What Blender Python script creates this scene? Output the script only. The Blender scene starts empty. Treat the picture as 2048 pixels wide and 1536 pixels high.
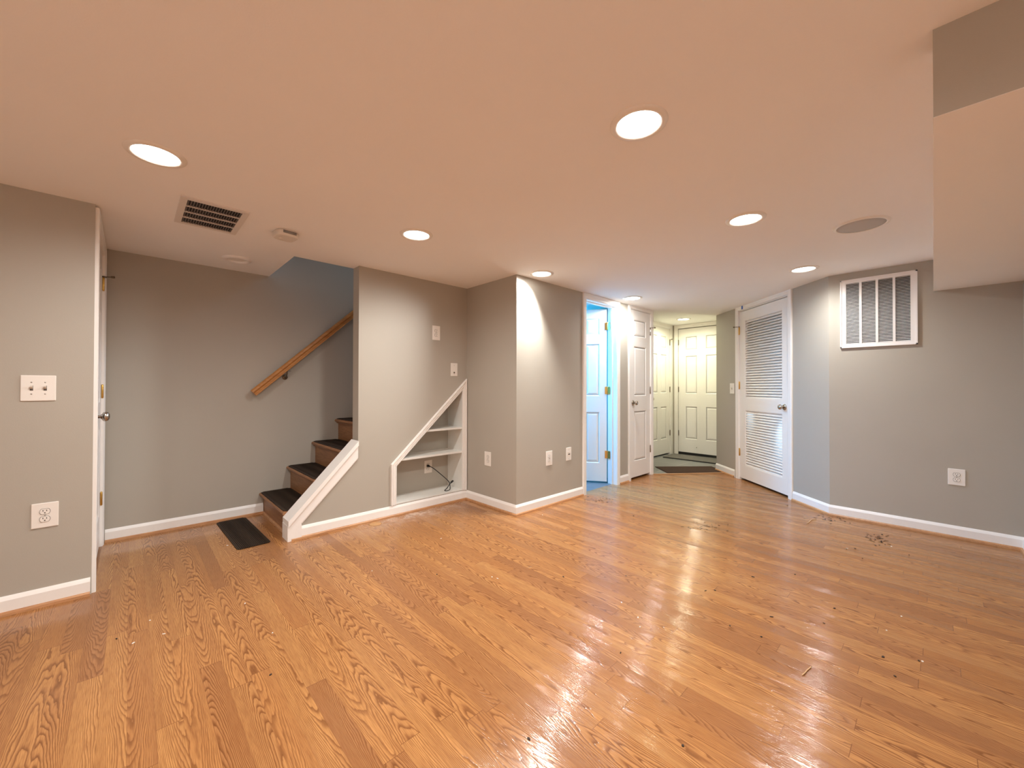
import bpy, bmesh, math, random
from mathutils import Vector, Matrix
random.seed(7)
S = bpy.context.scene
C = S.collection
PI = math.pi
H = 2.13            # main ceiling height
HH = 2.20          # ceiling height in the entry hall
# ------------------------------------------------------------------ camera
YAW, PITCH, ROLL, EYE, FPX = 0.8101, 0.0084, 0.0021, 1.129, 802.0
cd = bpy.data.cameras.new('camera'); cam = bpy.data.objects.new('camera', cd); C.objects.link(cam)
cd.sensor_fit = 'HORIZONTAL'; cd.sensor_width = 36.0; cd.lens = FPX / 2048 * 36.0
cd.clip_start = 0.02; cd.clip_end = 60
F = Vector((math.cos(YAW)*math.cos(PITCH), math.sin(YAW)*math.cos(PITCH), math.sin(PITCH)))
R = Vector((math.sin(YAW), -math.cos(YAW), 0)); U = R.cross(F)
R2 = R*math.cos(ROLL) + U*math.sin(ROLL); U2 = -R*math.sin(ROLL) + U*math.cos(ROLL)
m = Matrix.Identity(4)
for i in range(3):
    m[i][0], m[i][1], m[i][2] = R2[i], U2[i], -F[i]
m[2][3] = EYE
cam.matrix_world = m
S.camera = cam
# ------------------------------------------------------------------ world, exposure
w = bpy.data.worlds.new('world'); S.world = w; w.use_nodes = True
w.node_tree.nodes['Background'].inputs[0].default_value = (0.5, 0.6, 0.8, 1)
w.node_tree.nodes['Background'].inputs[1].default_value = 0.02
S.view_settings.view_transform = 'Standard'
S.view_settings.look = 'None'
S.view_settings.exposure = 0.08
S.view_settings.gamma = 1.0
S.view_settings.use_curve_mapping = False
S.cycles.max_bounces = 16; S.cycles.diffuse_bounces = 12
LAMP_W = 73.0                         # one ceiling lamp
LAMP_COL = (1.0, 0.985, 0.95)
HALL_COL = (1.0, 0.98, 0.66)

def area_light(name, loc, rot, size, watts, col, size_y=None, spread=PI):
    l = bpy.data.lights.new(name, 'AREA'); l.energy = watts; l.color = col; l.size = size
    if size_y: l.shape = 'RECTANGLE'; l.size_y = size_y
    l.spread = spread
    o = bpy.data.objects.new(name, l); o.location = loc; o.rotation_euler = rot; C.objects.link(o)
    return o
# cold light of the bathroom, and the grey-blue daylight that comes down the stairs
area_light('bathroom_light', (3.45, 3.45, 2.06), (0, 0, 0), 0.45, 105.0, (0.02, 0.42, 1.0))
area_light('upstairs_light', (3.9, 3.76, 4.3), (0, math.radians(45), 0), 0.6, 45.0, (0.55, 0.75, 1.0))

# ------------------------------------------------------------------ plan (metres, camera stands at 0,0)
Y_NEAR, Y_STAIR, Y_HALF = 3.167, 4.142, 3.2615
X_COL, Y_COL, X_RIGHT = 2.470, 2.538, 4.520
X_LEFT = -0.146
ANG = 0.8156; KY = 0.641
T = Vector((math.cos(ANG), math.sin(ANG), 0)); NRM = Vector((math.sin(ANG), -math.cos(ANG), 0))
K = Vector((X_RIGHT, KY, 0))
def ang(s, out=0.0, z=0.0):           # point on the angled wall, out = distance into the room
    p = K + T*s - NRM*out; p.z = z; return p
A_END = 1.955
X_CORNER, Y_HALL, X_ENTRY = 4.965, 3.11, 6.78
Y_SOUTH = -0.437

# ------------------------------------------------------------------ materials
def nt(name):
    mt = bpy.data.materials.new(name); mt.use_nodes = True
    t = mt.node_tree; b = t.nodes['Principled BSDF']; return mt, t, b
def nd(t, typ, **kw):
    n = t.nodes.new(typ)
    for k, v in kw.items(): setattr(n, k, v)
    return n
def mathn(t, op, a, b=None, c=None):
    n = nd(t, 'ShaderNodeMath', operation=op)
    for i, v in enumerate((a, b, c)):
        if v is None: continue
        if isinstance(v, (int, float)): n.inputs[i].default_value = v
        else: t.links.new(v, n.inputs[i])
    return n.outputs[0]
def mixc(t, fac, a, b, mode='MIX'):
    n = nd(t, 'ShaderNodeMix', data_type='RGBA', blend_type=mode)
    for sock, v in ((n.inputs[0], fac), (n.inputs[6], a), (n.inputs[7], b)):
        if isinstance(v, (int, float)): sock.default_value = v
        elif isinstance(v, tuple): sock.default_value = (v[0], v[1], v[2], 1)
        else: t.links.new(v, sock)
    return n.outputs[2]
def ramp(t, fac, stops):
    n = nd(t, 'ShaderNodeValToRGB')
    e = n.color_ramp.elements
    while len(e) < len(stops): e.new(0.5)
    for el, (p, c) in zip(e, stops):
        el.position = p; el.color = (c, c, c, 1) if isinstance(c, (int, float)) else (*c, 1)
    t.links.new(fac, n.inputs[0]); return n.outputs[0]
def coords(t, scale=(1, 1, 1), rot=(0, 0, 0), loc=(0, 0, 0)):
    tc = nd(t, 'ShaderNodeTexCoord'); mp = nd(t, 'ShaderNodeMapping')
    t.links.new(tc.outputs['Object'], mp.inputs[0])
    mp.inputs['Scale'].default_value = scale; mp.inputs['Rotation'].default_value = rot; mp.inputs['Location'].default_value = loc
    return mp.outputs[0]
def noise(t, vec, scale, detail=2, rough=0.5, dist=0.0):
    n = nd(t, 'ShaderNodeTexNoise'); t.links.new(vec, n.inputs['Vector'])
    n.inputs['Scale'].default_value = scale; n.inputs['Detail'].default_value = detail
    n.inputs['Roughness'].default_value = rough; n.inputs['Distortion'].default_value = dist
    return n.outputs[0]
def bump(t, b, h, strength=0.1, dist=0.01):
    n = nd(t, 'ShaderNodeBump'); n.inputs['Strength'].default_value = strength; n.inputs['Distance'].default_value = dist
    t.links.new(h, n.inputs['Height']); t.links.new(n.outputs[0], b.inputs['Normal'])
def plain(name, col, rough=0.5, metal=0.0, spec=0.5, var=0.0, vscale=20, bmp=0.0, bscale=400):
    mt, t, b = nt(name)
    b.inputs['Base Color'].default_value = (*col, 1); b.inputs['Roughness'].default_value = rough
    b.inputs['Metallic'].default_value = metal; b.inputs['Specular IOR Level'].default_value = spec
    v = coords(t)
    if var:
        n = noise(t, v, vscale, 3)
        t.links.new(mixc(t, n, tuple(c*(1-var) for c in col), tuple(min(1, c*(1+var)) for c in col)), b.inputs['Base Color'])
    if bmp: bump(t, b, noise(t, v, bscale, 2), bmp, 0.002)
    return mt

M = {}
M['wall'] = plain('wall_paint', (0.435, 0.405, 0.350), 0.55, var=0.03, vscale=3, bmp=0.12, bscale=260, spec=0.3)
M['ceiling'] = plain('ceiling_paint', (0.90, 0.895, 0.89), 0.8, var=0.02, vscale=2, bmp=0.15, bscale=220, spec=0.2)
M['trim'] = plain('white_trim_paint', (0.88, 0.86, 0.83), 0.32, var=0.02, vscale=6, bmp=0.04, bscale=90)
M['door'] = plain('white_door_paint', (0.86, 0.84, 0.81), 0.36, var=0.02, vscale=5, bmp=0.05, bscale=120)
M['shelf'] = plain('white_shelf_paint', (0.78, 0.78, 0.74), 0.4, var=0.03, vscale=6)
M['plastic'] = plain('white_plastic', (0.84, 0.81, 0.76), 0.3, var=0.01)
M['plastic_cream'] = plain('off_white_plastic', (0.76, 0.71, 0.64), 0.35, var=0.02)
M['dark'] = plain('dark_slot', (0.012, 0.011, 0.010), 0.6)
M['slot'] = plain('grey_slot', (0.10, 0.085, 0.075), 0.6)
M['brass'] = plain('brass', (0.72, 0.47, 0.14), 0.28, 1.0, var=0.1, vscale=60)
M['nickel'] = plain('satin_nickel', (0.50, 0.45, 0.40), 0.25, 1.0)
M['bronze'] = plain('dull_bronze', (0.20, 0.16, 0.11), 0.4, 0.8)
M['steel'] = plain('screw_steel', (0.5, 0.48, 0.45), 0.35, 1.0)
M['vent'] = plain('vent_enamel', (0.74, 0.70, 0.66), 0.4)
M['vent_blade'] = plain('vent_blade', (0.20, 0.17, 0.17), 0.5)
M['grille'] = plain('grille_enamel', (0.86, 0.84, 0.83), 0.35)
M['speaker'] = plain('speaker_cloth', (0.52, 0.51, 0.50), 0.8, bmp=0.3, bscale=900)
M['cord'] = plain('black_rubber', (0.012, 0.011, 0.011), 0.4)
M['tape'] = plain('blue_tape', (0.03, 0.14, 0.55), 0.6, var=0.1, vscale=80)
M['tan'] = plain('tan_cap', (0.50, 0.27, 0.11), 0.5, var=0.15, vscale=60)
M['crumb'] = plain('dark_crumb', (0.03, 0.018, 0.012), 0.8)
M['flake'] = plain('white_flake', (0.75, 0.71, 0.65), 0.7)
M['straw'] = plain('straw', (0.60, 0.38, 0.20), 0.7)
M['dust'] = plain('grey_scuff', (0.20, 0.16, 0.13), 0.8)

def emis(name, col, strength):
    mt, t, b = nt(name)
    b.inputs['Base Color'].default_value = (*col, 1)
    b.inputs['Emission Color'].default_value = (*col, 1); b.inputs['Emission Strength'].default_value = strength
    return mt
M['lens'] = emis('lit_lens', (1.0, 0.95, 0.88), 15.0)
M['lens_hall'] = emis('lit_lens_hall', (1.0, 0.97, 0.78), 18.0)
M['window'] = emis('daylight_pane', (0.72, 0.88, 1.0), 1.6)

def oak_floor():
    mt, t, b = nt('oak_laminate')
    tc = nd(t, 'ShaderNodeTexCoord'); sp = nd(t, 'ShaderNodeSeparateXYZ'); t.links.new(tc.outputs['Object'], sp.inputs[0])
    X, Y = sp.outputs[0], sp.outputs[1]
    WD, LN = 0.0695, 0.92
    u = mathn(t, 'DIVIDE', X, WD); i = mathn(t, 'FLOOR', u); fu = mathn(t, 'FRACT', u)
    wn = nd(t, 'ShaderNodeTexWhiteNoise', noise_dimensions='1D'); t.links.new(i, wn.inputs['W'])
    v = mathn(t, 'ADD', mathn(t, 'DIVIDE', Y, LN), mathn(t, 'MULTIPLY', wn.outputs[0], 7.3))
    j = mathn(t, 'FLOOR', v); fv = mathn(t, 'FRACT', v)
    cb = nd(t, 'ShaderNodeCombineXYZ'); t.links.new(i, cb.inputs[0]); t.links.new(j, cb.inputs[1])
    cell = nd(t, 'ShaderNodeTexWhiteNoise', noise_dimensions='3D'); t.links.new(cb.outputs[0], cell.inputs['Vector'])
    cs = nd(t, 'ShaderNodeSeparateXYZ'); t.links.new(cell.outputs['Color'], cs.inputs[0])
    r1, r2, r3 = cs.outputs[0], cs.outputs[1], cs.outputs[2]
    # grain: contour lines of a stretched noise, shifted for each strip
    g = nd(t, 'ShaderNodeCombineXYZ')
    t.links.new(mathn(t, 'ADD', mathn(t, 'MULTIPLY', X, 16.0), mathn(t, 'MULTIPLY', r1, 61.0)), g.inputs[0])
    t.links.new(mathn(t, 'ADD', mathn(t, 'MULTIPLY', Y, 2.6), mathn(t, 'MULTIPLY', r2, 47.0)), g.inputs[1])
    t.links.new(mathn(t, 'MULTIPLY', r3, 13.0), g.inputs[2])
    n1 = noise(t, g.outputs[0], 1.0, 2.0, 0.45)
    g2 = nd(t, 'ShaderNodeCombineXYZ')
    t.links.new(mathn(t, 'ADD', mathn(t, 'MULTIPLY', X, 70.0), mathn(t, 'MULTIPLY', r1, 61.0)), g2.inputs[0])
    t.links.new(mathn(t, 'MULTIPLY', Y, 14.0), g2.inputs[1])
    wob = noise(t, g2.outputs[0], 1.0, 2)
    # nested arches: parabolas across the strip, running one way or the other, plus wandering
    xl = mathn(t, 'ADD', mathn(t, 'SUBTRACT', fu, 0.5), mathn(t, 'MULTIPLY', mathn(t, 'SUBTRACT', r1, 0.5), 1.7))
    sgn = mathn(t, 'SUBTRACT', mathn(t, 'MULTIPLY', mathn(t, 'GREATER_THAN', r2, 0.5), 2.0), 1.0)
    arch = mathn(t, 'MULTIPLY', mathn(t, 'MULTIPLY', xl, xl), 12.0)
    run = mathn(t, 'MULTIPLY', mathn(t, 'MULTIPLY', Y, sgn), mathn(t, 'ADD', 5.0, mathn(t, 'MULTIPLY', r3, 11.0)))
    ring = mathn(t, 'FRACT', mathn(t, 'ADD', mathn(t, 'ADD', arch, run), mathn(t, 'ADD', mathn(t, 'MULTIPLY', n1, 7.0), mathn(t, 'MULTIPLY', wob, 0.9))))
    line = ramp(t, ring, [(0.0, 1.0), (0.16, 0.75), (0.42, 0.18), (0.80, 0.0), (0.93, 0.25), (1.0, 1.0)])
    # fine pores along the strip
    g3 = nd(t, 'ShaderNodeCombineXYZ')
    t.links.new(mathn(t, 'MULTIPLY', X, 420.0), g3.inputs[0]); t.links.new(mathn(t, 'MULTIPLY', Y, 16.0), g3.inputs[1]); t.links.new(mathn(t, 'MULTIPLY', r3, 30.0), g3.inputs[2])
    pore = ramp(t, noise(t, g3.outputs[0], 1.0, 2), [(0.36, 1.0), (0.56, 0.0)])
    g4 = nd(t, 'ShaderNodeCombineXYZ')
    t.links.new(mathn(t, 'ADD', mathn(t, 'MULTIPLY', X, 44.0), mathn(t, 'MULTIPLY', r1, 20.0)), g4.inputs[0]); t.links.new(mathn(t, 'MULTIPLY', Y, 2.2), g4.inputs[1]); t.links.new(r2, g4.inputs[2])
    cloud = noise(t, g4.outputs[0], 1.0, 3)
    base = mixc(t, r1, (0.54, 0.272, 0.098), (0.455, 0.208, 0.072))
    base = mixc(t, mathn(t, 'MULTIPLY', ramp(t, r3, [(0.50, 0.0), (0.92, 1.0)]), 0.80), base, (0.32, 0.143, 0.058))
    base = mixc(t, mathn(t, 'MULTIPLY', ramp(t, cloud, [(0.38, 0.0), (0.70, 1.0)]), 0.50), base, (0.34, 0.150, 0.056))
    lf = mathn(t, 'MULTIPLY', line, mathn(t, 'ADD', 0.68, mathn(t, 'MULTIPLY', r2, 0.32)))
    col = mixc(t, lf, base, (0.165, 0.060, 0.020))
    col = mixc(t, mathn(t, 'MULTIPLY', pore, 0.44), col, (0.22, 0.085, 0.03))
    # joints
    def edge(f, wv): return mathn(t, 'MAXIMUM', mathn(t, 'LESS_THAN', f, wv), mathn(t, 'GREATER_THAN', f, 1-wv))
    jn = mathn(t, 'MAXIMUM', mathn(t, 'MULTIPLY', edge(fu, 0.008), 0.35), mathn(t, 'MULTIPLY', edge(fv, 0.0011), 0.7))
    col = mixc(t, jn, col, (0.16, 0.06, 0.022))
    # pale plaster dust swept along the foot of the stair wall
    dv = noise(t, tc.outputs['Object'], 9.0, 5, 0.7)
    dy = mathn(t, 'SUBTRACT', 1.0, mathn(t, 'MULTIPLY', mathn(t, 'ABSOLUTE', mathn(t, 'SUBTRACT', Y, 3.20)), 5.5))
    dx = mathn(t, 'SUBTRACT', 1.0, mathn(t, 'MULTIPLY', mathn(t, 'ABSOLUTE', mathn(t, 'SUBTRACT', X, 1.85)), 1.5))
    dm = mathn(t, 'MULTIPLY', mathn(t, 'MAXIMUM', dy, 0.0), mathn(t, 'MAXIMUM', dx, 0.0))
    dust = mathn(t, 'MULTIPLY', dm, ramp(t, dv, [(0.42, 0.0), (0.7, 1.0)]))
    col = mixc(t, mathn(t, 'MINIMUM', dust, 0.6), col, (0.70, 0.58, 0.50))
    t.links.new(col, b.inputs['Base Color'])
    ro = noise(t, tc.outputs['Object'], 2.3, 4, 0.6)
    t.links.new(mathn(t, 'ADD', 0.08, mathn(t, 'ADD', mathn(t, 'MULTIPLY', ro, 0.12), mathn(t, 'MULTIPLY', dust, 0.4))), b.inputs['Roughness'])
    b.inputs['Specular IOR Level'].default_value = 0.38
    hgt = mathn(t, 'ADD', mathn(t, 'MULTIPLY', line, -0.6), mathn(t, 'ADD', mathn(t, 'MULTIPLY', pore, -0.35), mathn(t, 'MULTIPLY', jn, -1.2)))
    bump(t, b, hgt, 0.30, 0.0014)
    return mt
M['floor'] = oak_floor()

def wood(name, c1, c2, axis, rough=0.4):
    mt, t, b = nt(name)
    sc = [34, 34, 34]; sc[axis] = 3.2
    v = coords(t, tuple(sc))
    n1 = noise(t, v, 1.0, 4, 0.6, 0.6)
    sc2 = [260, 260, 260]; sc2[axis] = 12
    n2 = noise(t, coords(t, tuple(sc2)), 1.0, 2)
    col = mixc(t, ramp(t, n1, [(0.35, 0.0), (0.68, 1.0)]), c1, c2)
    col = mixc(t, mathn(t, 'MULTIPLY', ramp(t, n2, [(0.40, 1.0), (0.58, 0.0)]), 0.35), col, tuple(c*0.45 for c in c2))
    t.links.new(col, b.inputs['Base Color']); b.inputs['Roughness'].default_value = rough
    bump(t, b, n2, 0.08, 0.001)
    return mt
M['shoe'] = wood('oak_shoe_moulding', (0.56, 0.29, 0.13), (0.44, 0.20, 0.08), 0, 0.4)
M['stair_wood'] = wood('stair_oak', (0.36, 0.175, 0.075), (0.24, 0.10, 0.04), 1, 0.42)
M['rail_wood'] = wood('handrail_oak', (0.56, 0.26, 0.075), (0.42, 0.17, 0.045), 0, 0.33)

def tile(name, c, grout, size, rot=0.0, rough=0.35):
    mt, t, b = nt(name)
    v = coords(t, (1, 1, 1), (0, 0, rot), (0.12, 0.2, 0))
    br = nd(t, 'ShaderNodeTexBrick', offset=0.0, squash=1.0)
    t.links.new(v, br.inputs['Vector'])
    br.inputs['Scale'].default_value = 1.0; br.inputs['Brick Width'].default_value = size; br.inputs['Row Height'].default_value = size
    br.inputs['Mortar Size'].default_value = 0.005; br.inputs['Mortar Smooth'].default_value = 0.1
    n = noise(t, v, 7, 5, 0.6)
    t.links.new(mixc(t, n, tuple(x*0.8 for x in c), tuple(x*1.2 for x in c)), br.inputs['Color1'])
    t.links.new(mixc(t, n, tuple(x*0.85 for x in c), tuple(x*1.1 for x in c)), br.inputs['Color2'])
    br.inputs['Mortar'].default_value = (*grout, 1)
    t.links.new(br.outputs['Color'], b.inputs['Base Color']); b.inputs['Roughness'].default_value = rough
    return mt
M['tile'] = tile('grey_slate_tile', (0.20, 0.20, 0.20), (0.36, 0.34, 0.32), 0.46)
M['bath_tile'] = tile('bath_tile', (0.12, 0.13, 0.14), (0.09, 0.09, 0.09), 0.3)
M['concrete'] = plain('concrete', (0.3, 0.3, 0.3), 0.8, var=0.2, vscale=5)

def ribbed(name, c, per, axis):
    mt, t, b = nt(name)
    v = coords(t)
    wv = nd(t, 'ShaderNodeTexWave', bands_direction='XYZ'[axis]); t.links.new(v, wv.inputs[0]); wv.inputs['Scale'].default_value = per
    n = noise(t, v, 60, 4, 0.7)
    col = mixc(t, wv.outputs['Fac'], tuple(x*0.5 for x in c), tuple(x*1.5 for x in c))
    col = mixc(t, mathn(t, 'MULTIPLY', ramp(t, n, [(0.64, 0.0), (0.80, 1.0)]), 0.18), col, (0.16, 0.12, 0.10))
    b.inputs['Specular IOR Level'].default_value = 0.15
    t.links.new(col, b.inputs['Base Color']); b.inputs['Roughness'].default_value = 0.75
    bump(t, b, wv.outputs['Fac'], 0.6, 0.003)
    return mt
M['mat'] = ribbed('ribbed_rubber', (0.038, 0.024, 0.016), 30, 0)
M['mat_brown'] = ribbed('brown_doormat', (0.060, 0.030, 0.020), 40, 0)
def grey_mat():
    mt, t, b = nt('flecked_grey_carpet')
    n = noise(t, coords(t, (70, 170, 70)), 1.0, 3, 0.8)
    t.links.new(mixc(t, ramp(t, n, [(0.35, 0.0), (0.65, 1.0)]), (0.04, 0.036, 0.034), (0.26, 0.24, 0.22)), b.inputs['Base Color'])
    b.inputs['Roughness'].default_value = 0.95; bump(t, b, n, 0.5, 0.004)
    return mt
M['mat_grey'] = grey_mat()

# ------------------------------------------------------------------ mesh helpers
def add_box(bm, x0, x1, y0, y1, z0, z1, bev=0.0):
    vs = [bm.verts.new(p) for p in ((x0,y0,z0),(x1,y0,z0),(x1,y1,z0),(x0,y1,z0),(x0,y0,z1),(x1,y0,z1),(x1,y1,z1),(x0,y1,z1))]
    fs = [bm.faces.new([vs[i] for i in q]) for q in ((0,3,2,1),(4,5,6,7),(0,1,5,4),(1,2,6,5),(2,3,7,6),(3,0,4,7))]
    if bev:
        es = set(e for f in fs for e in f.edges)
        bmesh.ops.bevel(bm, geom=list(es), offset=bev, segments=2, affect='EDGES', profile=0.5)
    return bm
def box(*a, **k): return add_box(bmesh.new(), *a, **k)
def add_poly(bm, pts, d, holes=()):
    """flat polygon with holes, given as 3D points, pushed along vector d"""
    edges = []
    for loop in [pts, *holes]:
        vs = [bm.verts.new(p) for p in loop]
        for k in range(len(vs)): edges.append(bm.edges.new((vs[k], vs[(k+1) % len(vs)])))
    if holes:
        r = bmesh.ops.triangle_fill(bm, use_beauty=True, use_dissolve=False, edges=edges)
        fs = [g for g in r['geom'] if isinstance(g, bmesh.types.BMFace)]
    else:
        vs = [e.verts[0] for e in edges]; fs = [bm.faces.new(loop_verts(edges))]
    r = bmesh.ops.extrude_face_region(bm, geom=fs)
    nv = [g for g in r['geom'] if isinstance(g, bmesh.types.BMVert)]
    bmesh.ops.translate(bm, vec=d, verts=nv)
    return bm
def loop_verts(edges):
    out = []
    for k, e in enumerate(edges):
        nx = edges[(k+1) % len(edges)]
        out.append([v for v in e.verts if v not in nx.verts][0])
    return out
def poly(pts, d, holes=()): return add_poly(bmesh.new(), pts, d, holes)
def add_lathe(bm, prof, axis='z', at=(0, 0, 0), n=32):
    """profile of (radius, height) turned about an axis through 'at'"""
    rings = []
    for r, h in prof:
        ring = []
        for k in range(n if r > 1e-6 else 1):
            a = 2*PI*k/n; c, s = r*math.cos(a), r*math.sin(a)
            p = {'z': (c, s, h), 'y': (c, h, s), 'x': (h, c, s)}[axis]
            ring.append(bm.verts.new((p[0]+at[0], p[1]+at[1], p[2]+at[2])))
        rings.append(ring)
    for a, b in zip(rings, rings[1:]):
        if len(a) == 1 and len(b) == 1: continue
        for k in range(n):
            k2 = (k+1) % n
            if len(a) == 1: f = bm.faces.new((a[0], b[k], b[k2]))
            elif len(b) == 1: f = bm.faces.new((a[k], a[k2], b[0]))
            else: f = bm.faces.new((a[k], a[k2], b[k2], b[k]))
            f.smooth = True
    return bm
def lathe(*a, **k): return add_lathe(bmesh.new(), *a, **k)
def add_tube(bm, pts, r, n=10):
    pts = [Vector(p) for p in pts]; rings = []
    up = Vector((0.13, 0.27, 0.95))
    for k, p in enumerate(pts):
        d = (pts[min(k+1, len(pts)-1)] - pts[max(k-1, 0)]).normalized()
        a = d.cross(up)
        if a.length < 1e-4: a = d.cross(Vector((1, 0, 0)))
        a.normalize(); b = d.cross(a)
        rr = r[k] if isinstance(r, (list, tuple)) else r
        rings.append([bm.verts.new(p + (a*math.cos(2*PI*q/n) + b*math.sin(2*PI*q/n))*rr) for q in range(n)])
    for a, b in zip(rings, rings[1:]):
        for q in range(n):
            f = bm.faces.new((a[q], a[(q+1) % n], b[(q+1) % n], b[q])); f.smooth = True
    bm.faces.new(rings[0]); bm.faces.new(rings[-1][::-1])
    return bm
def smooth_path(pts, n=10):
    pts = [Vector(p) for p in pts]; out = []
    P = [pts[0]*2 - pts[1]] + pts + [pts[-1]*2 - pts[-2]]
    for k in range(1, len(P)-2):
        for q in range(n):
            t = q/n; a, b, c, d = P[k-1], P[k], P[k+1], P[k+2]
            out.append(0.5*((2*b) + (c-a)*t + (2*a-5*b+4*c-d)*t*t + (3*b-a-3*c+d)*t**3))
    out.append(pts[-1]); return out
def sweep(path, prof, place, closed_ends=True, only=None):
    """profile of (offset to the right of travel, height) along a 2D path with mitred corners"""
    P = [Vector((p[0], p[1])) for p in path]; n = len(P)
    def right(a, b):
        d = (b-a).normalized(); return Vector((d.y, -d.x))
    rings = []
    for k in range(n):
        if k == 0: mv = right(P[0], P[1])
        elif k == n-1: mv = right(P[-2], P[-1])
        else:
            r1, r2 = right(P[k-1], P[k]), right(P[k], P[k+1]); mv = (r1+r2)/(1+r1.dot(r2))
        rings.append([place(P[k] + mv*o, h) for o, h in prof])
    outs = []
    segs = [list(range(n))] if only is None else only
    for seg in segs:
        bm = bmesh.new(); rv = [[bm.verts.new(p) for p in rings[k]] for k in seg]
        for a, b in zip(rv, rv[1:]):
            for q in range(len(prof)):
                q2 = (q+1) % len(prof); bm.faces.new((a[q], a[q2], b[q2], b[q]))
        if closed_ends: bm.faces.new(rv[0]); bm.faces.new(rv[-1][::-1])
        outs.append(bm)
    return outs if only is not None else outs[0]
def obj(name, bm, mat, parent=None, loc=None, rotz=None):
    bmesh.ops.recalc_face_normals(bm, faces=bm.faces)
    me = bpy.data.meshes.new(name); bm.to_mesh(me); bm.free()
    for mm in (mat if isinstance(mat, (list, tuple)) else [mat]): me.materials.append(M[mm])
    o = bpy.data.objects.new(name, me); C.objects.link(o)
    if parent is not None: o.parent = parent
    if loc is not None: o.location = loc
    if rotz is not None: o.rotation_euler = (0, 0, rotz)
    return o
def tag(o, label, cat, group=None, kind=None):
    o['label'] = label; o['category'] = cat
    if group: o['group'] = group
    if kind: o['kind'] = kind
    return o
def struct(name, bm, mat, label, cat, parent=None):
    return tag(obj(name, bm, mat, parent), label, cat, kind='structure')
def thing(name, label, cat, loc=(0, 0, 0), rotz=0.0, group=None, kind=None):
    o = bpy.data.objects.new(name, None); C.objects.link(o); o.empty_display_size = 0.05
    o.location = loc; o.rotation_euler = (0, 0, rotz)
    return tag(o, label, cat, group, kind)
ROT_Y, ROT_X, ROT_A, ROT_L = 0.0, -PI/2, ANG - PI, PI/2      # walls that face -Y, -X, the angled wall, the wall facing +X
# everything fixed to a wall is built with the wall at y = 0 and the room towards -y

# ------------------------------------------------------------------ floors
def flat(name, pts, mat, label, z0=-0.06, z1=0.0):
    return struct(name, poly([(x, y, z0) for x, y in pts], Vector((0, 0, z1-z0))), mat, label, 'floor')
TA, TB = (4.946, 2.515), (5.757, 1.872)
flat('floor', [(-2, -2.4), (4.64, -2.4), (4.64, 0.66), (4.80, 0.80), TB, TA, (4.946, 2.60), (2.62, 2.60), (2.62, 4.3), (-2, 4.3)], 'floor',
     'glossy oak strip laminate floor of the whole room')
flat('floor.001', [TB, (7.3, 1.95), (7.3, 3.3), (4.946, 3.3), (4.946, 2.60), TA], 'tile', 'grey tile floor of the entry hall')
flat('floor.002', [(2.62, 2.60), (4.946, 2.60), (4.946, 4.5), (2.62, 4.5)], 'bath_tile', 'dark tile floor seen through the half-open blue-lit doorway')
flat('floor.003', [(4.64, -0.6), (7.3, -0.6), (7.3, 1.95), TB, (4.80, 0.80), (4.64, 0.66)], 'concrete', 'bare floor behind the louvred door')
d = (Vector((*TB, 0)) - Vector((*TA, 0))); L = d.length; ra = math.atan2(d.y, d.x)
o = struct('trim_1', box(0.0, L-0.03, -0.02, 0.02, 0.0, 0.006, bev=0.002), 'shoe', 'thin oak threshold strip where laminate meets entry tile', 'threshold')
o.location = (*TA, 0); o.rotation_euler = (0, 0, ra)

# ------------------------------------------------------------------ walls
def wbox(name, label, *boxes, mat='wall'):
    bm = bmesh.new()
    for b in boxes: add_box(bm, *b)
    return struct(name, bm, mat, label, 'wall')
wbox('wall_left', 'grey wall at far left carrying a double switch and an outlet', (-1.9, X_LEFT, Y_NEAR, Y_NEAR+0.10, 0, H))
wbox('wall_closet', 'narrow edge-on wall with the leftmost white door',
     (X_LEFT-0.10, X_LEFT, Y_NEAR+0.10, 3.235, 0, H), (X_LEFT-0.10, X_LEFT, 4.055, Y_STAIR, 0, H), (X_LEFT-0.10, X_LEFT, 3.235, 4.055, 2.06, H))
wbox('wall_stair', 'grey wall behind the handrail, running up beside the stairs', (X_LEFT-0.10, 4.9, Y_STAIR, Y_STAIR+0.12, 0, 4.8))
TH = 0.115
NI = [(1.690, 0.098), (1.690, 0.440), (2.418, 1.118), (2.418, 0.098)]
bm = poly([(x, Y_HALF, z) for x, z in ((0.842, 0), (0.842, 0.105), (1.360, 0.650), (1.360, H), (X_COL, H), (X_COL, 0))], Vector((0, TH, 0)),
          [[(x, Y_HALF, z) for x, z in NI]])
struct('wall_half', bm, 'wall', 'grey wall beside the stairs with the sloped shelf recess', 'wall')
wbox('wall_column_left', 'grey side of the boxed corner, right of the shelf recess', (X_COL, X_COL+0.10, Y_COL, Y_HALF+TH, 0, H))
BX0, BX1, CX0, CX1 = 3.492, 4.092, 4.400, 4.902     # bathroom and closet openings
wbox('wall_column_right', 'grey wall with bright lamp patch, left of the blue-lit doorway',
     (X_COL+0.10, BX0, Y_COL, Y_COL+TH, 0, H), (BX0, BX1, Y_COL, Y_COL+TH, 2.072, H), (BX1, CX0, Y_COL, Y_COL+TH, 0, H),
     (CX0, CX1, Y_COL, Y_COL+TH, 2.092, H), (CX1, X_CORNER, Y_COL, Y_COL+TH, 0, H), (X_CORNER-0.10, X_CORNER, Y_COL+TH, Y_HALL, 0, HH+0.05))
wbox('wall_hall', 'wall of the entry hall that holds the white door at left',
     (X_CORNER-0.10, 5.93, Y_HALL, Y_HALL+0.1, 0, HH), (5.93, 6.695, Y_HALL, Y_HALL+0.1, 2.135, HH), (6.695, X_ENTRY+0.1, Y_HALL, Y_HALL+0.1, 0, HH))
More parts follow.
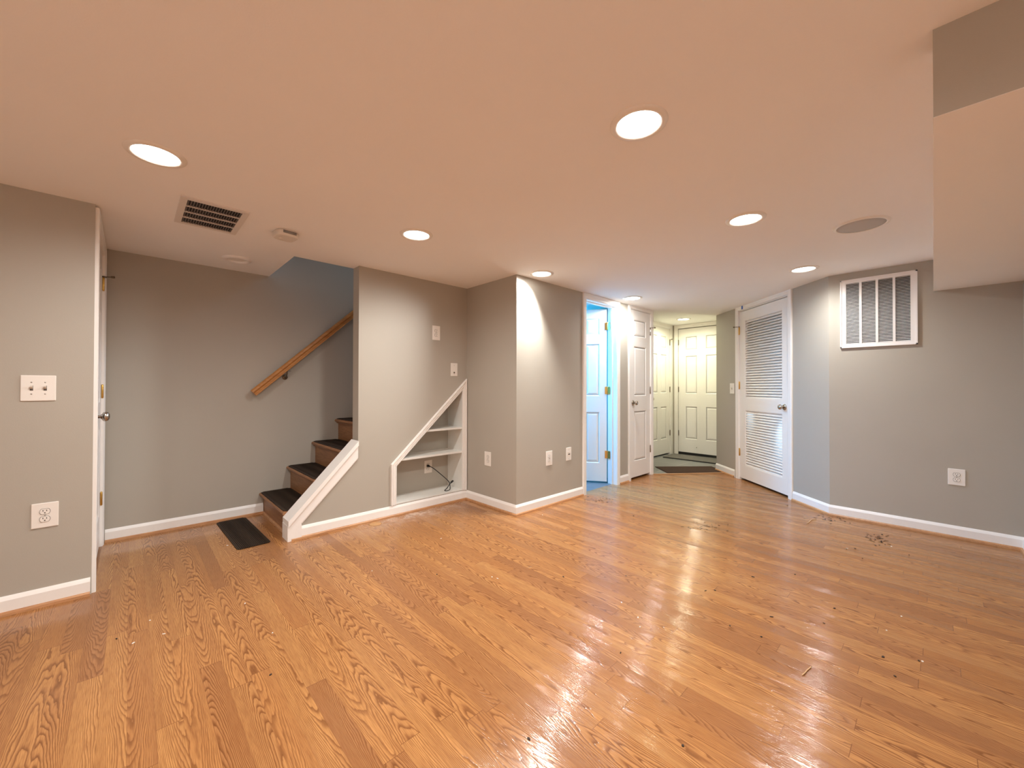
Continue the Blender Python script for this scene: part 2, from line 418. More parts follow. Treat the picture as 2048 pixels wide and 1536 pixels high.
wbox('wall_entry', 'end wall of the entry hall that holds the front door',
     (X_ENTRY, X_ENTRY+0.12, 3.005, Y_HALL, 0, HH), (X_ENTRY, X_ENTRY+0.12, 2.05, 2.24, 0, HH), (X_ENTRY, X_ENTRY+0.12, 2.24, 3.005, 2.135, HH))
e = ang(A_END)
wbox('wall_hall_right', 'short hall wall beyond the louvred door', (e.x, X_ENTRY+0.1, e.y-0.10, e.y, 0, HH))
LS0, LS1 = 0.520, 1.405                               # louvred door opening along the angled wall
def awall(bm, s0, s1, z0, z1, th=0.10):
    add_poly(bm, [ang(s0, 0, z0), ang(s1, 0, z0), ang(s1, -th, z0), ang(s0, -th, z0)], Vector((0, 0, z1-z0)))
bm = bmesh.new(); awall(bm, 0.0, LS0, 0, H); awall(bm, LS1, A_END, 0, H+0.1); awall(bm, LS0, LS1, 2.085, H)
struct('wall_angled', bm, 'wall', 'angled grey wall that holds the louvred door', 'wall')
wbox('wall_right', 'grey wall at right with the return air grille and an outlet', (X_RIGHT, X_RIGHT+0.12, Y_SOUTH, KY, 0, H))
wbox('wall_south', 'wall under the soffit, just outside the picture at right', (1.62, X_RIGHT+0.12, Y_SOUTH-0.12, Y_SOUTH, 0, H))
wbox('wall_back', 'walls behind the viewer', (1.62, 1.74, -2.3, Y_SOUTH-0.12, 0, H), (-1.9, 1.74, -2.42, -2.3, 0, H), (-2.0, -1.9, -2.42, Y_NEAR+0.1, 0, H), mat='trim')
# rooms behind the doors
wbox('wall_bathroom', 'walls of the blue-lit room', (3.08, 3.18, Y_COL+TH, 4.4, 0, H), (3.08, 4.40, 4.4, 4.5, 0, H), (4.32, 4.40, Y_COL+TH, 4.4, 0, H))
wbox('wall_utility', 'walls of the space behind the louvred door', (7.14, 7.24, -0.5, e.y-0.10, 0, H), (X_RIGHT+0.12, 7.24, -0.6, -0.5, 0, H))
wbox('wall_closet_back', 'back of the closet behind the leftmost door', (-1.0, -0.9, Y_NEAR+0.1, Y_STAIR, 0, H), (-1.0, X_LEFT-0.1, Y_STAIR, Y_STAIR+0.12, 0, H))

# ------------------------------------------------------------------ ceilings and soffit
E2 = (e.x, e.y)
bm = poly([(x, y, H) for x, y in ((-2, -2.42), (7.3, -2.42), (7.3, e.y-0.12), E2, (X_CORNER, Y_COL), (X_CORNER-0.05, 3.2), (4.95, 4.5), (-2, 4.5))], Vector((0, 0, 0.22)),
          [[(x, y, H) for x, y in ((0.903, Y_HALF+TH-0.004), (3.08, Y_HALF+TH-0.004), (3.08, Y_STAIR+0.05), (0.903, Y_STAIR+0.05))]])
struct('ceiling', bm, 'ceiling', 'white painted ceiling with recessed lights', 'ceiling')
bm = poly([(x, y, HH) for x, y in ((X_CORNER-0.05, Y_COL-0.02), (e.x, e.y-0.05), (7.2, e.y-0.05), (7.2, 3.2), (X_CORNER-0.05, 3.2))], Vector((0, 0, 0.05)))
struct('ceiling.001', bm, 'ceiling', 'yellow-lit ceiling of the entry hall', 'ceiling')
wbox('wall_upstairs', 'stairwell walls above the ceiling opening',
     (0.80, 0.905, Y_HALF, Y_STAIR, H+0.2, 4.8), (0.80, 4.9, Y_HALF, Y_HALF+TH, H+0.2, 4.8), (4.8, 4.9, Y_HALF, Y_STAIR, H+0.2, 4.8))
struct('ceiling.002', box(0.8, 4.9, Y_HALF, Y_STAIR+0.1, 4.8, 4.9), 'ceiling', 'ceiling high above the stairs', 'ceiling')
SX, SY, SZ = 1.620, -0.004, 1.883
t = thing('wall_soffit', 'boxed duct soffit hanging at upper right, grey front and white underside', 'soffit', kind='structure')
obj('soffit_face', box(SX, X_RIGHT, SY-0.10, SY, SZ+0.004, H), 'ceiling', t)
obj('soffit_front', box(SX-0.004, SX+0.1, Y_SOUTH, SY+0.0005, SZ+0.001, H), 'wall', t)
obj('soffit_underside', box(SX-0.0038, X_RIGHT, Y_SOUTH, SY+0.0004, SZ, SZ+0.004), 'ceiling', t)

# ------------------------------------------------------------------ baseboards
BASE = [(0, 0.0), (0, 0.092), (0.004, 0.092), (0.007, 0.086), (0.0125, 0.072), (0.0125, 0.0)]
SHOE = [(0.0125, 0.0), (0.0125, 0.019), (0.018, 0.0175), (0.0235, 0.012), (0.026, 0.0)]
xyz = lambda p, h: Vector((p.x, p.y, h))
def baseboards(path, names):
    segs = [[k, k+1] for k in range(len(path)-1)]
    a = sweep(path, BASE, xyz, only=segs); b = sweep(path, SHOE, xyz, only=segs)
    for nm, x, y in zip(names, a, b):
        o = struct(nm[0], x, 'trim', nm[1], 'baseboard'); obj('shoe_moulding', y, 'shoe', o)
baseboards([(-1.9, Y_NEAR), (X_LEFT-0.004, Y_NEAR)], [('baseboard_left', 'white baseboard of the far left wall, under the double switch')])
baseboards([(X_LEFT+0.02, Y_STAIR), (0.868, Y_STAIR)], [('baseboard_stair', 'white baseboard behind the floor mat, ending at the stairs')])
baseboards([(0.862, Y_HALF), (X_COL, Y_HALF), (X_COL, Y_COL), (3.432, Y_COL)],
           [('baseboard_half', 'white baseboard under the sloped shelf recess'), ('baseboard_column_left', 'short white baseboard left of the boxed corner'),
            ('baseboard_column_right', 'white baseboard between the boxed corner and blue-lit doorway')])
baseboards([(4.152, Y_COL), (4.338, Y_COL)], [('baseboard_middle', 'tiny white baseboard between blue-lit doorway and narrow closet door')])
baseboards([(X_CORNER, Y_COL), (X_CORNER, Y_HALL-0.02)], [('baseboard_hall', 'short white baseboard just inside the entry hall')])
a1, a2 = ang(A_END), ang(1.500)
baseboards([(a1.x, a1.y), (a2.x, a2.y)], [('baseboard_angled', 'white baseboard between the entry hall and louvred door')])
a1 = ang(0.455)
baseboards([(a1.x, a1.y), (K.x, K.y), (X_RIGHT, Y_SOUTH), (2.6, Y_SOUTH)],
           [('baseboard_angled_right', 'white baseboard right of the louvred door'), ('baseboard_right', 'white baseboard below the return air grille'),
            ('baseboard_south', 'baseboard at the right edge of the picture')])

# ------------------------------------------------------------------ door casings
CAS = [(0, 0), (0, 0.011), (-0.006, 0.013), (-0.020, 0.0135), (-0.026, 0.0165), (-0.050, 0.0175), (-0.057, 0.014), (-0.057, 0)]
def casing(num, label, x0, x1, ztop, loc, rotz, ceil=None, wl=0.057, jamb=0.0):
    """white frame round an opening x0..x1 in wall space, open at the floor"""
    place = lambda p, h: Vector((p.x, -h, p.y))
    zt = ztop
    prof = [(o*wl/0.057, h) for o, h in CAS]
    bm = sweep([(x0, 0.0), (x0, zt), (x1, zt), (x1, 0.0)], prof, place)
    o = struct('trim_%d' % num, bm, 'trim', label, 'door frame')
    o.location = loc; o.rotation_euler = (0, 0, rotz)
    if jamb:
        jb = bmesh.new()
        add_box(jb, x0-0.004, x0+0.002, -0.002, jamb, 0, zt); add_box(jb, x1-0.002, x1+0.004, -0.002, jamb, 0, zt); add_box(jb, x0, x1, -0.002, jamb, zt-0.004, zt+0.004)
        # stop strips
        st = jamb*0.62
        add_box(jb, x0, x0+0.010, st-0.02, st, 0, zt); add_box(jb, x1-0.010, x1, st-0.02, st, 0, zt); add_box(jb, x0, x1, st-0.02, st, zt-0.012, zt)
        obj('jamb', jb, 'trim', o)
    return o

# ------------------------------------------------------------------ doors
def panel_door(w, h, th, cols, rows):
    """slab from x 0..w, y 0..th, with moulded panels on both faces"""
    bm = bmesh.new(); rec = 0.008
    xs = sorted({0.0, w, *[v for c in cols for v in c]}); zs = sorted({0.0, h, *[v for r in rows for v in r]})
    holes = {(c, r) for c in cols for r in rows}
    for xa, xb in zip(xs, xs[1:]):
        for za, zb in zip(zs, zs[1:]):
            if ((xa, xb), (za, zb)) in holes:
                add_box(bm, xa, xb, rec, th-rec, za, zb)
                for y0, y1, y2 in ((0, rec, 0.002), (th, th-rec, th-0.002)):
                    def ring(i, y): return [bm.verts.new(p) for p in ((xa+i, y, za+i), (xb-i, y, za+i), (xb-i, y, zb-i), (xa+i, y, zb-i))]
                    q = min(0.036, (xb-xa)*0.22)
                    rs = [ring(0, y0), ring(0.011, y1), ring(0.016, y1), ring(q, y2)]
                    for a, b in zip(rs, rs[1:]):
                        for k in range(4): bm.faces.new((a[k], a[(k+1) % 4], b[(k+1) % 4], b[k]))
                    bm.faces.new(rs[-1])
            else: add_box(bm, xa, xb, 0, th, za, zb)
    bmesh.ops.remove_doubles(bm, verts=bm.verts, dist=1e-5)
    # inner walls shared by two blocks vanish
    seen = {}
    for f in list(bm.faces):
        k = tuple(sorted(v.index for v in f.verts))
    return bm
def hinge(parent, x, y, z, mat, leaf=0.03, hh=0.088, rot=0.0, both=True):
    bm = lathe([(0, -hh/2-0.006), (0.004, -hh/2-0.004), (0.0062, -hh/2), (0.0062, hh/2), (0.004, hh/2+0.004), (0, hh/2+0.006)], 'z', (0, 0, 0), 12)
    for s in ((-1, 1) if both else (1,)):
        add_box(bm, min(0, s*leaf), max(0, s*leaf), 0.002, 0.0045, -hh/2, hh/2)
    for zz in (-0.026, 0.0, 0.026):
        add_lathe(bm, [(0.0067, -0.0012+zz), (0.0067, 0.0012+zz)], 'z', (0, 0, 0), 12)
    return obj('hinge', bm, mat, parent, (x, y, z), rot)
def knob(parent, x, z, y=0.0, mat='nickel', rot=0.0):
    k = obj('door_knob', lathe([(0, -0.066), (0.014, -0.065), (0.024, -0.058), (0.0275, -0.048), (0.025, -0.038), (0.014, -0.031), (0.0095, -0.026), (0.0095, -0.008), (0.0, -0.008)], 'y', (0, 0, 0), 28), mat, parent, (x, y, z), rot)
    obj('rosette', lathe([(0, -0.010), (0.020, -0.010), (0.030, -0.006), (0.032, 0.0), (0, 0.0)], 'y', (0, 0, 0), 28), mat, k)
    return k
def pin_stop(parent, x, y, z, mat, sgn=1):
    """bumper rod on the hinge pin"""
    bm = bmesh.new(); add_tube(bm, [(0, 0, 0), (sgn*0.012, -0.020, 0), (sgn*0.028, -0.045, 0)], 0.0032, 8)
    add_tube(bm, [(sgn*0.026, -0.041, 0), (sgn*0.034, -0.055, 0)], 0.008, 10); add_tube(bm, [(0, 0, 0), (-sgn*0.022, -0.012, 0)], 0.003, 8)
    add_lathe(bm, [(0, -0.004), (0.009, -0.004), (0.009, 0.004), (0, 0.004)], 'z', (0, 0, 0), 12)
    return obj('hinge_pin_stop', bm, mat, parent, (x, y, z))
HZ = (1.855, 1.095, 0.338)
# bathroom door, standing half open into the blue-lit room
casing(2, 'white frame round the blue-lit doorway', BX0, BX1, 2.072, (0, Y_COL, 0), ROT_Y, jamb=TH)
hx, hy = BX1-0.004, Y_COL+TH+0.001
BW = BX1-BX0-0.008
t = thing('door_1', 'white panelled door standing half open in blue light', 'door', (hx, hy, 0), math.atan2(0.835, -0.55)-PI, kind='structure')
cw = 0.085
obj('door_panel', (lambda b: (bmesh.ops.translate(b, vec=(-BW-0.010, 0.004, 0.018), verts=b.verts), b)[1])(
    panel_door(BW, 2.042, 0.035, [(cw, BW/2-0.045), (BW/2+0.045, BW-cw)], [(0.215, 0.820), (1.010, 1.630), (1.735, 1.935)])), 'door', t)
th1 = math.atan2(0.835, -0.55)-PI
for z in HZ:        # the open hinge shows one leaf on the door edge and one on the jamb
    hg = hinge(t, -0.001, -0.003, z, 'brass', leaf=0.001)
    bm = box(-0.032, 0.0, -0.003, -0.0005, -0.044, 0.044); obj('hinge_leaf', bm, 'brass', hg, (0, 0.004, 0))
    bm = bmesh.new(); dj = Matrix.Rotation(-th1, 2) @ Vector((0, -1)); nj = Matrix.Rotation(-th1, 2) @ Vector((-1, 0))
    p4 = [dj*0.0, dj*0.034, dj*0.034+nj*0.0025, nj*0.0025]
    add_poly(bm, [Vector((q.x, q.y, -0.044)) for q in p4], Vector((0, 0, 0.088))); obj('hinge_leaf', bm, 'brass', hg)
    for zz in (-0.028, 0.0, 0.028):
        sb = bmesh.new(); c4 = dj*0.018 + nj*0.003; add_tube(sb, [(c4.x, c4.y, zz), (c4.x+nj.x*0.001, c4.y+nj.y*0.001, zz)], 0.0032, 8); obj('hinge_screw', sb, 'bronze', hg)
# narrow closet door
casing(3, 'white frame round the narrow closet door', CX0, CX1, 2.094, (0, Y_COL, 0), ROT_Y, jamb=0.06)
CWD = CX1-CX0-0.006
t = thing('door_2', 'narrow closed white door with one column of three panels', 'door', (CX0+0.003, Y_COL+0.004, 0), 0, kind='structure')
obj('door_panel', (lambda b: (bmesh.ops.translate(b, vec=(0, 0, 0.028), verts=b.verts), b)[1])(
    panel_door(CWD, 2.056, 0.035, [(0.095, CWD-0.105)], [(0.195, 0.812), (0.998, 1.612), (1.735, 1.945)])), 'door', t)
for z in HZ: hinge(t, CWD+0.002, -0.006, z, 'nickel', leaf=0.012)
pin_stop(t, CWD+0.002, -0.006, HZ[0]+0.052, 'bronze', 1); knob(t, 0.065, 0.942)
# hall door at left, lit by the hall lamp
casing(4, 'white frame of the hall door at left', 5.93, 6.695, 2.135, (0, Y_HALL, 0), ROT_Y, jamb=0.06, wl=0.083)
t = thing('door_3', 'closed white six-panel door on the left of the yellow-lit hall', 'door', (5.933, Y_HALL+0.004, 0), 0, kind='structure')
W3 = 0.759
def six(wd, hh): return [(0.11, wd/2-0.055), (wd/2+0.055, wd-0.11)], [(0.245, 0.79), (1.02, 1.665), (1.775, hh-0.13)]
obj('door_panel', (lambda b: (bmesh.ops.translate(b, vec=(0, 0, 0.022), verts=b.verts), b)[1])(panel_door(W3, 2.108, 0.035, *six(W3, 2.108))), 'door', t)
for z in (1.90, 1.10, 0.36): hinge(t, W3+0.002, -0.006, z, 'bronze', leaf=0.010)
pin_stop(t, W3+0.002, -0.006, 1.952, 'bronze', -1); knob(t, 0.065, 0.95)
# front door
casing(5, 'white frame of the front door', -3.005, -2.24, 2.135, (X_ENTRY, 0, 0), ROT_X, wl=0.063)
t = thing('door_4', 'closed white front door at the end of the yellow-lit hall', 'door', (X_ENTRY+0.006, 3.002, 0), ROT_X, kind='structure')
W4 = 0.759
obj('door_panel', (lambda b: (bmesh.ops.translate(b, vec=(0, 0, 0.045), verts=b.verts), b)[1])(panel_door(W4, 2.080, 0.04, *[[(0.118, 0.310), (0.446, 0.640)], [(0.225, 0.770), (0.985, 1.620), (1.720, 1.945)]])), 'door', t)
obj('door_sweep', box(0, W4, -0.004, 0.04, 0.006, 0.044), 'dark', t)
for z in (1.90, 1.10, 0.36): hinge(t, -0.004, -0.006, z, 'bronze', leaf=0.012)
obj('door_viewer', lathe([(0, -0.004), (0.006, -0.004), (0.006, 0.0), (0, 0.0)], 'y', (0.30, 0, 0.14), 12), 'bronze', t)
knob(t, W4-0.07, 0.96)
# louvred door in the angled wall
A0 = ang(0.0)
casing(6, 'white frame of the louvred door', -LS1, -LS0, 2.088, (A0.x, A0.y, 0), ROT_A, wl=0.06, jamb=0.06)
t = thing('door_5', 'white louvred door in the angled wall', 'door', tuple(ang(LS1-0.004, -0.005)), ROT_A, kind='structure')
LW = LS1-LS0-0.008; LT = 0.034; SL, SR = 0.113, 0.100
bm = bmesh.new(); z0, z1 = 0.024, 2.066
Z = [(0.186, 0.858), (1.000, 1.952)]
add_box(bm, 0, SL, 0, LT, z0, z1); add_box(bm, LW-SR, LW, 0, LT, z0, z1)
for a, b in ((z0, Z[0][0]), (Z[0][1], Z[1][0]), (Z[1][1], z1)): add_box(bm, SL, LW-SR, 0, LT, a, b)
for a, b in Z:      # beads round the two openings
    for q in ((SL, SL+0.008, a, b), (LW-SR-0.008, LW-SR, a, b), (SL, LW-SR, a, a+0.007), (SL, LW-SR, b-0.007, b)): add_box(bm, q[0], q[1], 0.003, LT-0.003, q[2], q[3])
obj('door_frame', bm, 'door', t)
for nm, (a, b), n in (('upper_louvers', Z[1], 31), ('lower_louvers', Z[0], 22)):
    bm = bmesh.new()
    for k in range(n):
        zc = a + 0.007 + (b-a-0.014)*(k+0.5)/n; dy, dz, e2 = 0.0135, 0.0135, 0.0030
        # each blade slopes down towards the room
        pts = [(SL+0.002, LT/2-dy, zc-dz-e2), (SL+0.002, LT/2-dy, zc-dz+e2), (SL+0.002, LT/2+dy, zc+dz+e2), (SL+0.002, LT/2+dy, zc+dz-e2)]
        add_poly(bm, [Vector(p) for p in pts], Vector((LW-SL-SR-0.004, 0, 0)))
    obj(nm, bm, 'door', t)
for z in (1.835, 1.160, 0.335): hinge(t, -0.003, -0.006, z, 'brass', leaf=0.012)
pin_stop(t, -0.003, -0.006, 1.888, 'bronze', -1); knob(t, LW-0.066, 0.930)
# two cold bulbs in the space behind, whose light slips out between the lower blades
def inner_spot(s_, z_, back, s2, z2, watts, deg):
    l = bpy.data.lights.new('utility_lamp', 'SPOT'); l.energy = watts; l.color = (0.50, 0.76, 1.0); l.spot_size = math.radians(deg); l.spot_blend = 0.5; l.shadow_soft_size = 0.04
    o = bpy.data.objects.new('utility_lamp', l); C.objects.link(o); p = ang(s_, -back, z_); q = ang(s2, 0, z2)
    o.location = p; o.rotation_euler = (p-q).to_track_quat('Z', 'Y').to_euler()
inner_spot(1.24, 1.66, 0.36, 1.215, 0.730, 75, 8.5)
inner_spot(0.67, 1.42, 0.36, 0.680, 0.500, 75, 11)
# edge-on door at the left
casing(7, 'white frame of the leftmost door, seen edge-on', 3.235, 4.055, 2.06, (X_LEFT, 0, 0), ROT_L, jamb=0.06)
t = thing('door_6', 'closed white door at far left, seen edge-on beside the switch wall', 'door', (X_LEFT-0.004, 3.238, 0), ROT_L, kind='structure')
W6 = 0.814
obj('door_panel', (lambda b: (bmesh.ops.translate(b, vec=(0, 0, 0.02), verts=b.verts), b)[1])(panel_door(W6, 2.03, 0.035, *[[(0.11, W6/2-0.055), (W6/2+0.055, W6-0.11)], [(0.215, 0.82), (1.0, 1.62), (1.73, 1.92)]])), 'door', t)
for z in HZ: hinge(t, W6+0.002, -0.007, z, 'brass', leaf=0.012)
pin_stop(t, W6+0.002, -0.007, HZ[0]+0.052, 'bronze', -1); knob(t, 0.066, 0.955)
o = obj('painters_tape', box(-0.014, 0.014, -0.0185, -0.0170, -0.012, 0.030), 'tape', None, tuple(ang(1.308, 0.0, 2.10)), ROT_A)
tag(o, 'scrap of blue tape stuck above the louvred door', 'tape')

# ------------------------------------------------------------------ stairs
RISE0, RISE, RUN, X0 = 0.186, 0.2075, 0.2168, 0.872
SY0, SY1 = Y_HALF+TH+0.002, Y_STAIR-0.001
NS = 9
zt = [RISE0 + RISE*k for k in range(NS)]
xr = [X0 + RUN*k for k in range(NS+1)]
t = thing('staircase', 'oak stairs going up behind the sloped white knee wall', 'staircase', (X0, (SY0+SY1)/2, 0))
cy = (SY0+SY1)/2; hw = (SY1-SY0)/2
for k in range(NS):
    zb = 0.0 if k == 0 else zt[k-1]
    obj('riser', box(xr[k]-X0, xr[k]-X0+0.02, -hw, hw, zb, zt[k]-0.028), 'stair_wood', t)
    nose = xr[k]-X0-0.034; back = xr[k+1]-X0+0.012; z1 = zt[k]; z0 = z1-0.028
    pr = [(back, z0), (back, z1), (nose+0.010, z1)] + [(nose+0.012-0.014*math.sin(a), (z0+z1)/2+0.014*math.cos(a)) for a in [PI*q/8 for q in range(1, 8)]] + [(nose+0.010, z0)]
    obj('tread', poly([Vector((x, -hw, z)) for x, z in pr], Vector((0, 2*hw, 0))), 'stair_wood', t)
    sc = [(0.0, -0.001), (-0.018, -0.001), (-0.016, -0.012), (-0.006, -0.016), (0.0, -0.018)]
    obj('cove_strip', poly([Vector((xr[k]-X0+x, -hw, z0+z)) for x, z in sc], Vector((0, 2*hw, 0))), 'stair_wood', t)
obj('floor_strip', poly([Vector((x, -hw, z)) for x, z in ((0, 0), (0, 0.019), (-0.006, 0.0175), (-0.0115, 0.012), (-0.0135, 0))], Vector((0, 2*hw, 0))), 'shoe', t)
def rubber_mat(x0, x1, y0, y1, z, label, group=None):
    bm = bmesh.new(); r = 0.022; pts = []
    n = int((y1-y0)/0.012)
    for cx, cy2, a0 in ((x1-r, y1-r, 0), (x0+r, y1-r, PI/2), (x0+r, y0+r, PI), (x1-r, y0+r, 1.5*PI)):
        for q in range(6):
            a = a0 + PI/2*q/5; pts.append((cx+r*math.cos(a), cy2+r*math.sin(a)))
    mx, my = (x0+x1)/2, (y0+y1)/2
    add_poly(bm, [Vector((x-mx, y-my, 0)) for x, y in pts], Vector((0, 0, 0.005)))
    k = 0; xx = x0+r
    while xx < x1-r:                     # raised ribs running along the mat
        add_box(bm, xx-mx, xx-mx+0.0045, y0-my-0.003, y1-my+0.003, 0.001, 0.0078); xx += 0.0095
    o = obj('stair_mat', bm, 'mat', None, (mx, my, z)); return tag(o, label, 'mat', group)
lab = ['ribbed black mat on the lowest stair tread', 'ribbed black mat on the second stair tread', 'ribbed black mat on the third stair tread', 'ribbed black mat on the highest visible stair tread']
for k in range(4):
    rubber_mat(xr[k]-0.026, xr[k+1]-0.004, SY0+0.005, SY1-0.010, zt[k], lab[k], 'rubber stair mats')
o = rubber_mat(0.532, 0.738, 3.318, 4.092, 0.0, 'ribbed black mat lying on the floor before the stairs', 'rubber stair mats')
o.rotation_euler = (0, 0, math.radians(1.6))
# knee wall cap, skirt and end post
yf = Y_HALF; X1 = 1.352; SLP = (0.690-0.150)/(X1-0.838)
t = thing('trim_8', 'white sloped cap and skirt of the knee wall beside the stairs', 'stair trim', kind='structure')
xa = 0.838; yb = Y_HALF+TH+0.004; yA = yf-0.034
cap = [(xa, 0.108), (xa, 0.150), (X1, 0.690), (X1, 0.652)]
obj('cap_board', poly([Vector((x, yA, z)) for x, z in cap], Vector((0, yb-yA, 0))), 'trim', t)
def sl(x): return 0.150 + SLP*(x-0.838)
sk = [(xa+0.001, 0.0), (xa+0.001, 0.112), (X1, sl(X1)-0.038), (X1, sl(X1)-0.140), (0.930, sl(0.930)-0.140+0.012), (0.930, 0.0)]
obj('skirt_board', poly([Vector((x, yf-0.020, z)) for x, z in sk], Vector((0, 0.020, 0))), 'trim', t)
bd = [(0.930, sl(0.930)-0.128), (X1, sl(X1)-0.140), (X1, sl(X1)-0.150), (0.936, sl(0.936)-0.142)]
obj('skirt_bead', poly([Vector((x, yf-0.012, z)) for x, z in bd], Vector((0, 0.012, 0))), 'trim', t)
obj('end_post', box(xa-0.002, xa+0.010, yf-0.0205, yb, 0, 0.112), 'trim', t)
# handrail
t = thing('handrail', 'sloping oak handrail fixed to the wall above the stairs', 'handrail', (0.773, 4.07, 1.076))
rs = 0.921; dv = Vector((1, 0, rs)).normalized(); up = Vector((-dv.z, 0, dv.x))
pf = []
for a in range(0, 181, 20): pf.append((0.026*math.cos(math.radians(a)), 0.012+0.018*math.sin(math.radians(a))))
pf += [(-0.026, 0.004), (-0.019, -0.004), (-0.019, -0.022), (-0.024, -0.030), (0.024, -0.030), (0.019, -0.022), (0.019, -0.004), (0.026, 0.004)]
LR = 3.1
obj('rail', poly([Vector((0, y, 0)) + up*v for y, v in pf], dv*LR), 'rail_wood', t)
for s_ in (0.33, 1.55, 2.7):
    p = dv*s_ - up*0.03; bm = bmesh.new()
    add_box(bm, p.x-0.03, p.x+0.03, -0.010, 0.010, p.z-0.006, p.z-0.001)
    add_tube(bm, smooth_path([(p.x, 0, p.z-0.004), (p.x, 0.006, p.z-0.035), (p.x, 0.035, p.z-0.055), (p.x, 0.068, p.z-0.058)], 5), 0.006, 8)
    add_lathe(bm, [(0, 0.058), (0.018, 0.060), (0.024, 0.068), (0.024, 0.072), (0, 0.072)], 'y', (p.x, 0, p.z-0.058), 16)
    obj('bracket', bm, 'bronze', t)

# ------------------------------------------------------------------ sloped shelf recess
t = thing('built_in_shelf', 'white triangular shelf recess built into the wall under the stairs', 'shelf', (2.05, Y_HALF, 0.098))
ox, oz = 2.05, 0.098; DP = 0.25
fr = [(1.698, 0.0985), (1.698, 0.4345), (2.412, 1.1000), (2.412, 0.0985)]
place = lambda p, h: Vector((p.x-ox, -h, p.y-oz))
FP = [(0, 0), (0, 0.012), (-0.010, 0.014), (-0.013, 0.008), (-0.016, 0.008), (-0.019, 0.017), (-0.029, 0.018), (-0.032, 0.011), (-0.035, 0.011), (-0.038, 0.022), (-0.047, 0.022), (-0.050, 0.016), (-0.050, 0)]
obj('shelf_frame', sweep(fr, FP, place), 'trim', t)
def lx(z): return 1.690 + max(0, (z-0.440))*(2.418-1.690)/(1.118-0.440)
cs = bmesh.new()
add_box(cs, 2.415-ox, 2.426-ox, 0.002, DP, 0, 1.03); obj('side_panel', cs, 'shelf', t)
obj('side_panel', box(1.682-ox, 1.693-ox, 0.002, DP, 0, 0.345), 'shelf', t)
dz = (1.118-0.440); dx = (2.418-1.690)
obj('sloped_panel', poly([Vector((x-ox, 0.002, z-oz)) for x, z in ((1.690, 0.436), (2.418, 1.114), (2.418, 1.130), (1.680, 0.443))], Vector((0, DP, 0))), 'wall', t)
obj('back_panel', box(1.68-ox, 2.43-ox, DP, DP+0.01, -0.01, 1.05), 'wall', t)
obj('shelf_floor', box(1.690-ox, 2.418-ox, -0.006, DP, 0.001, 0.0095), 'shelf', t)
for z in (0.730, 0.492):
    a, b = lx(z)+0.002, lx(z-0.018)+0.002
    obj('shelf', poly([Vector((x-ox, 0.0, zz-oz)) for x, zz in ((a, z), (2.418, z), (2.418, z-0.018), (b, z-0.018))], Vector((0, DP, 0))), 'shelf', t)
# power cord lying in the recess
NY = Y_HALF+DP
pc = [(2.172, NY-0.024, 0.338), (2.20, NY-0.050, 0.322), (2.25, NY-0.085, 0.272), (2.312, NY-0.125, 0.205), (2.334, NY-0.145, 0.170), (2.330, NY-0.165, 0.135), (2.310, NY-0.190, 0.112), (2.278, NY-0.205, 0.1095),
      (2.252, NY-0.200, 0.1095), (2.258, NY-0.178, 0.111), (2.292, NY-0.165, 0.122), (2.330, NY-0.150, 0.147), (2.362, NY-0.14, 0.165)]
t = thing('power_cord', 'black power cord plugged in and looped on the recess floor', 'cord', (2.26, NY-0.15, 0.106))
def loc(p): return Vector(p) - Vector((2.26, NY-0.15, 0.106))
obj('cable', add_tube(bmesh.new(), [loc(p) for p in smooth_path(pc, 8)], 0.0042, 8), 'cord', t)
obj('plug', add_tube(bmesh.new(), [loc(p) for p in ((2.168, NY-0.006, 0.340), (2.170, NY-0.022, 0.339), (2.180, NY-0.034, 0.334))], [0.013, 0.013, 0.006], 12), 'cord', t)
obj('plug', add_tube(bmesh.new(), [loc(p) for p in ((2.356, NY-0.142, 0.162), (2.366, NY-0.139, 0.168), (2.388, NY-0.132, 0.175))], [0.006, 0.010, 0.010], 12), 'cord', t)

# ------------------------------------------------------------------ plates on the walls
def plate(bm, w_, h_, th=0.0055): return add_box(bm, -w_/2, w_/2, -th, 0, -h_/2, h_/2, bev=0.003)
def screw(parent, x, z, y=-0.0056):
    bm = lathe([(0, -0.0012), (0.0032, -0.0008), (0.0034, 0.0), (0, 0.0)], 'y', (0, 0, 0), 10); return obj('screw', bm, 'steel', parent, (x, y, z))
def outlet(loc, rotz, w_, h_, label, mat='plastic'):
    t = thing('wall_outlet', label, 'outlet', loc, rotz, 'white wall outlets')
    obj('cover_plate', plate(bmesh.new(), w_, h_), mat, t)
    for s in (1, -1):
        bm = bmesh.new(); pts = []
        for q in range(24):
            a = 2*PI*q/24; x = 0.0175*math.cos(a); z = max(-0.0135, min(0.0135, 0.0175*math.sin(a))); pts.append(Vector((x, -0.0085, s*0.0195+z)))
        add_poly(bm, pts, Vector((0, 0.004, 0))); r = obj('receptacle', bm, mat, t)
        ring = bmesh.new(); prev = None
        add_poly(ring, [Vector((p.x*1.09, -0.0060, s*0.0195+(p.z-s*0.0195)*1.11)) for p in pts], Vector((0, 0.001, 0))); obj('recess_line', ring, 'slot', r)
        sl_ = bmesh.new(); add_box(sl_, -0.0077, -0.0052, -0.0090, -0.0084, s*0.0195+0.001, s*0.0195+0.0088); add_box(sl_, 0.0050, 0.0075, -0.0090, -0.0084, s*0.0195+0.001, s*0.0195+0.0080)
        add_lathe(sl_, [(0, -0.0090), (0.0027, -0.0090), (0.0027, -0.0084), (0, -0.0084)], 'y', (0, 0, s*0.0195-0.0065), 10)
        obj('slots', sl_, 'dark', r)
    screw(t, 0, 0); return t
outlet((-0.314, Y_NEAR, 0.465), ROT_Y, 0.094, 0.127, 'white outlet low on the far left wall, under the double switch')
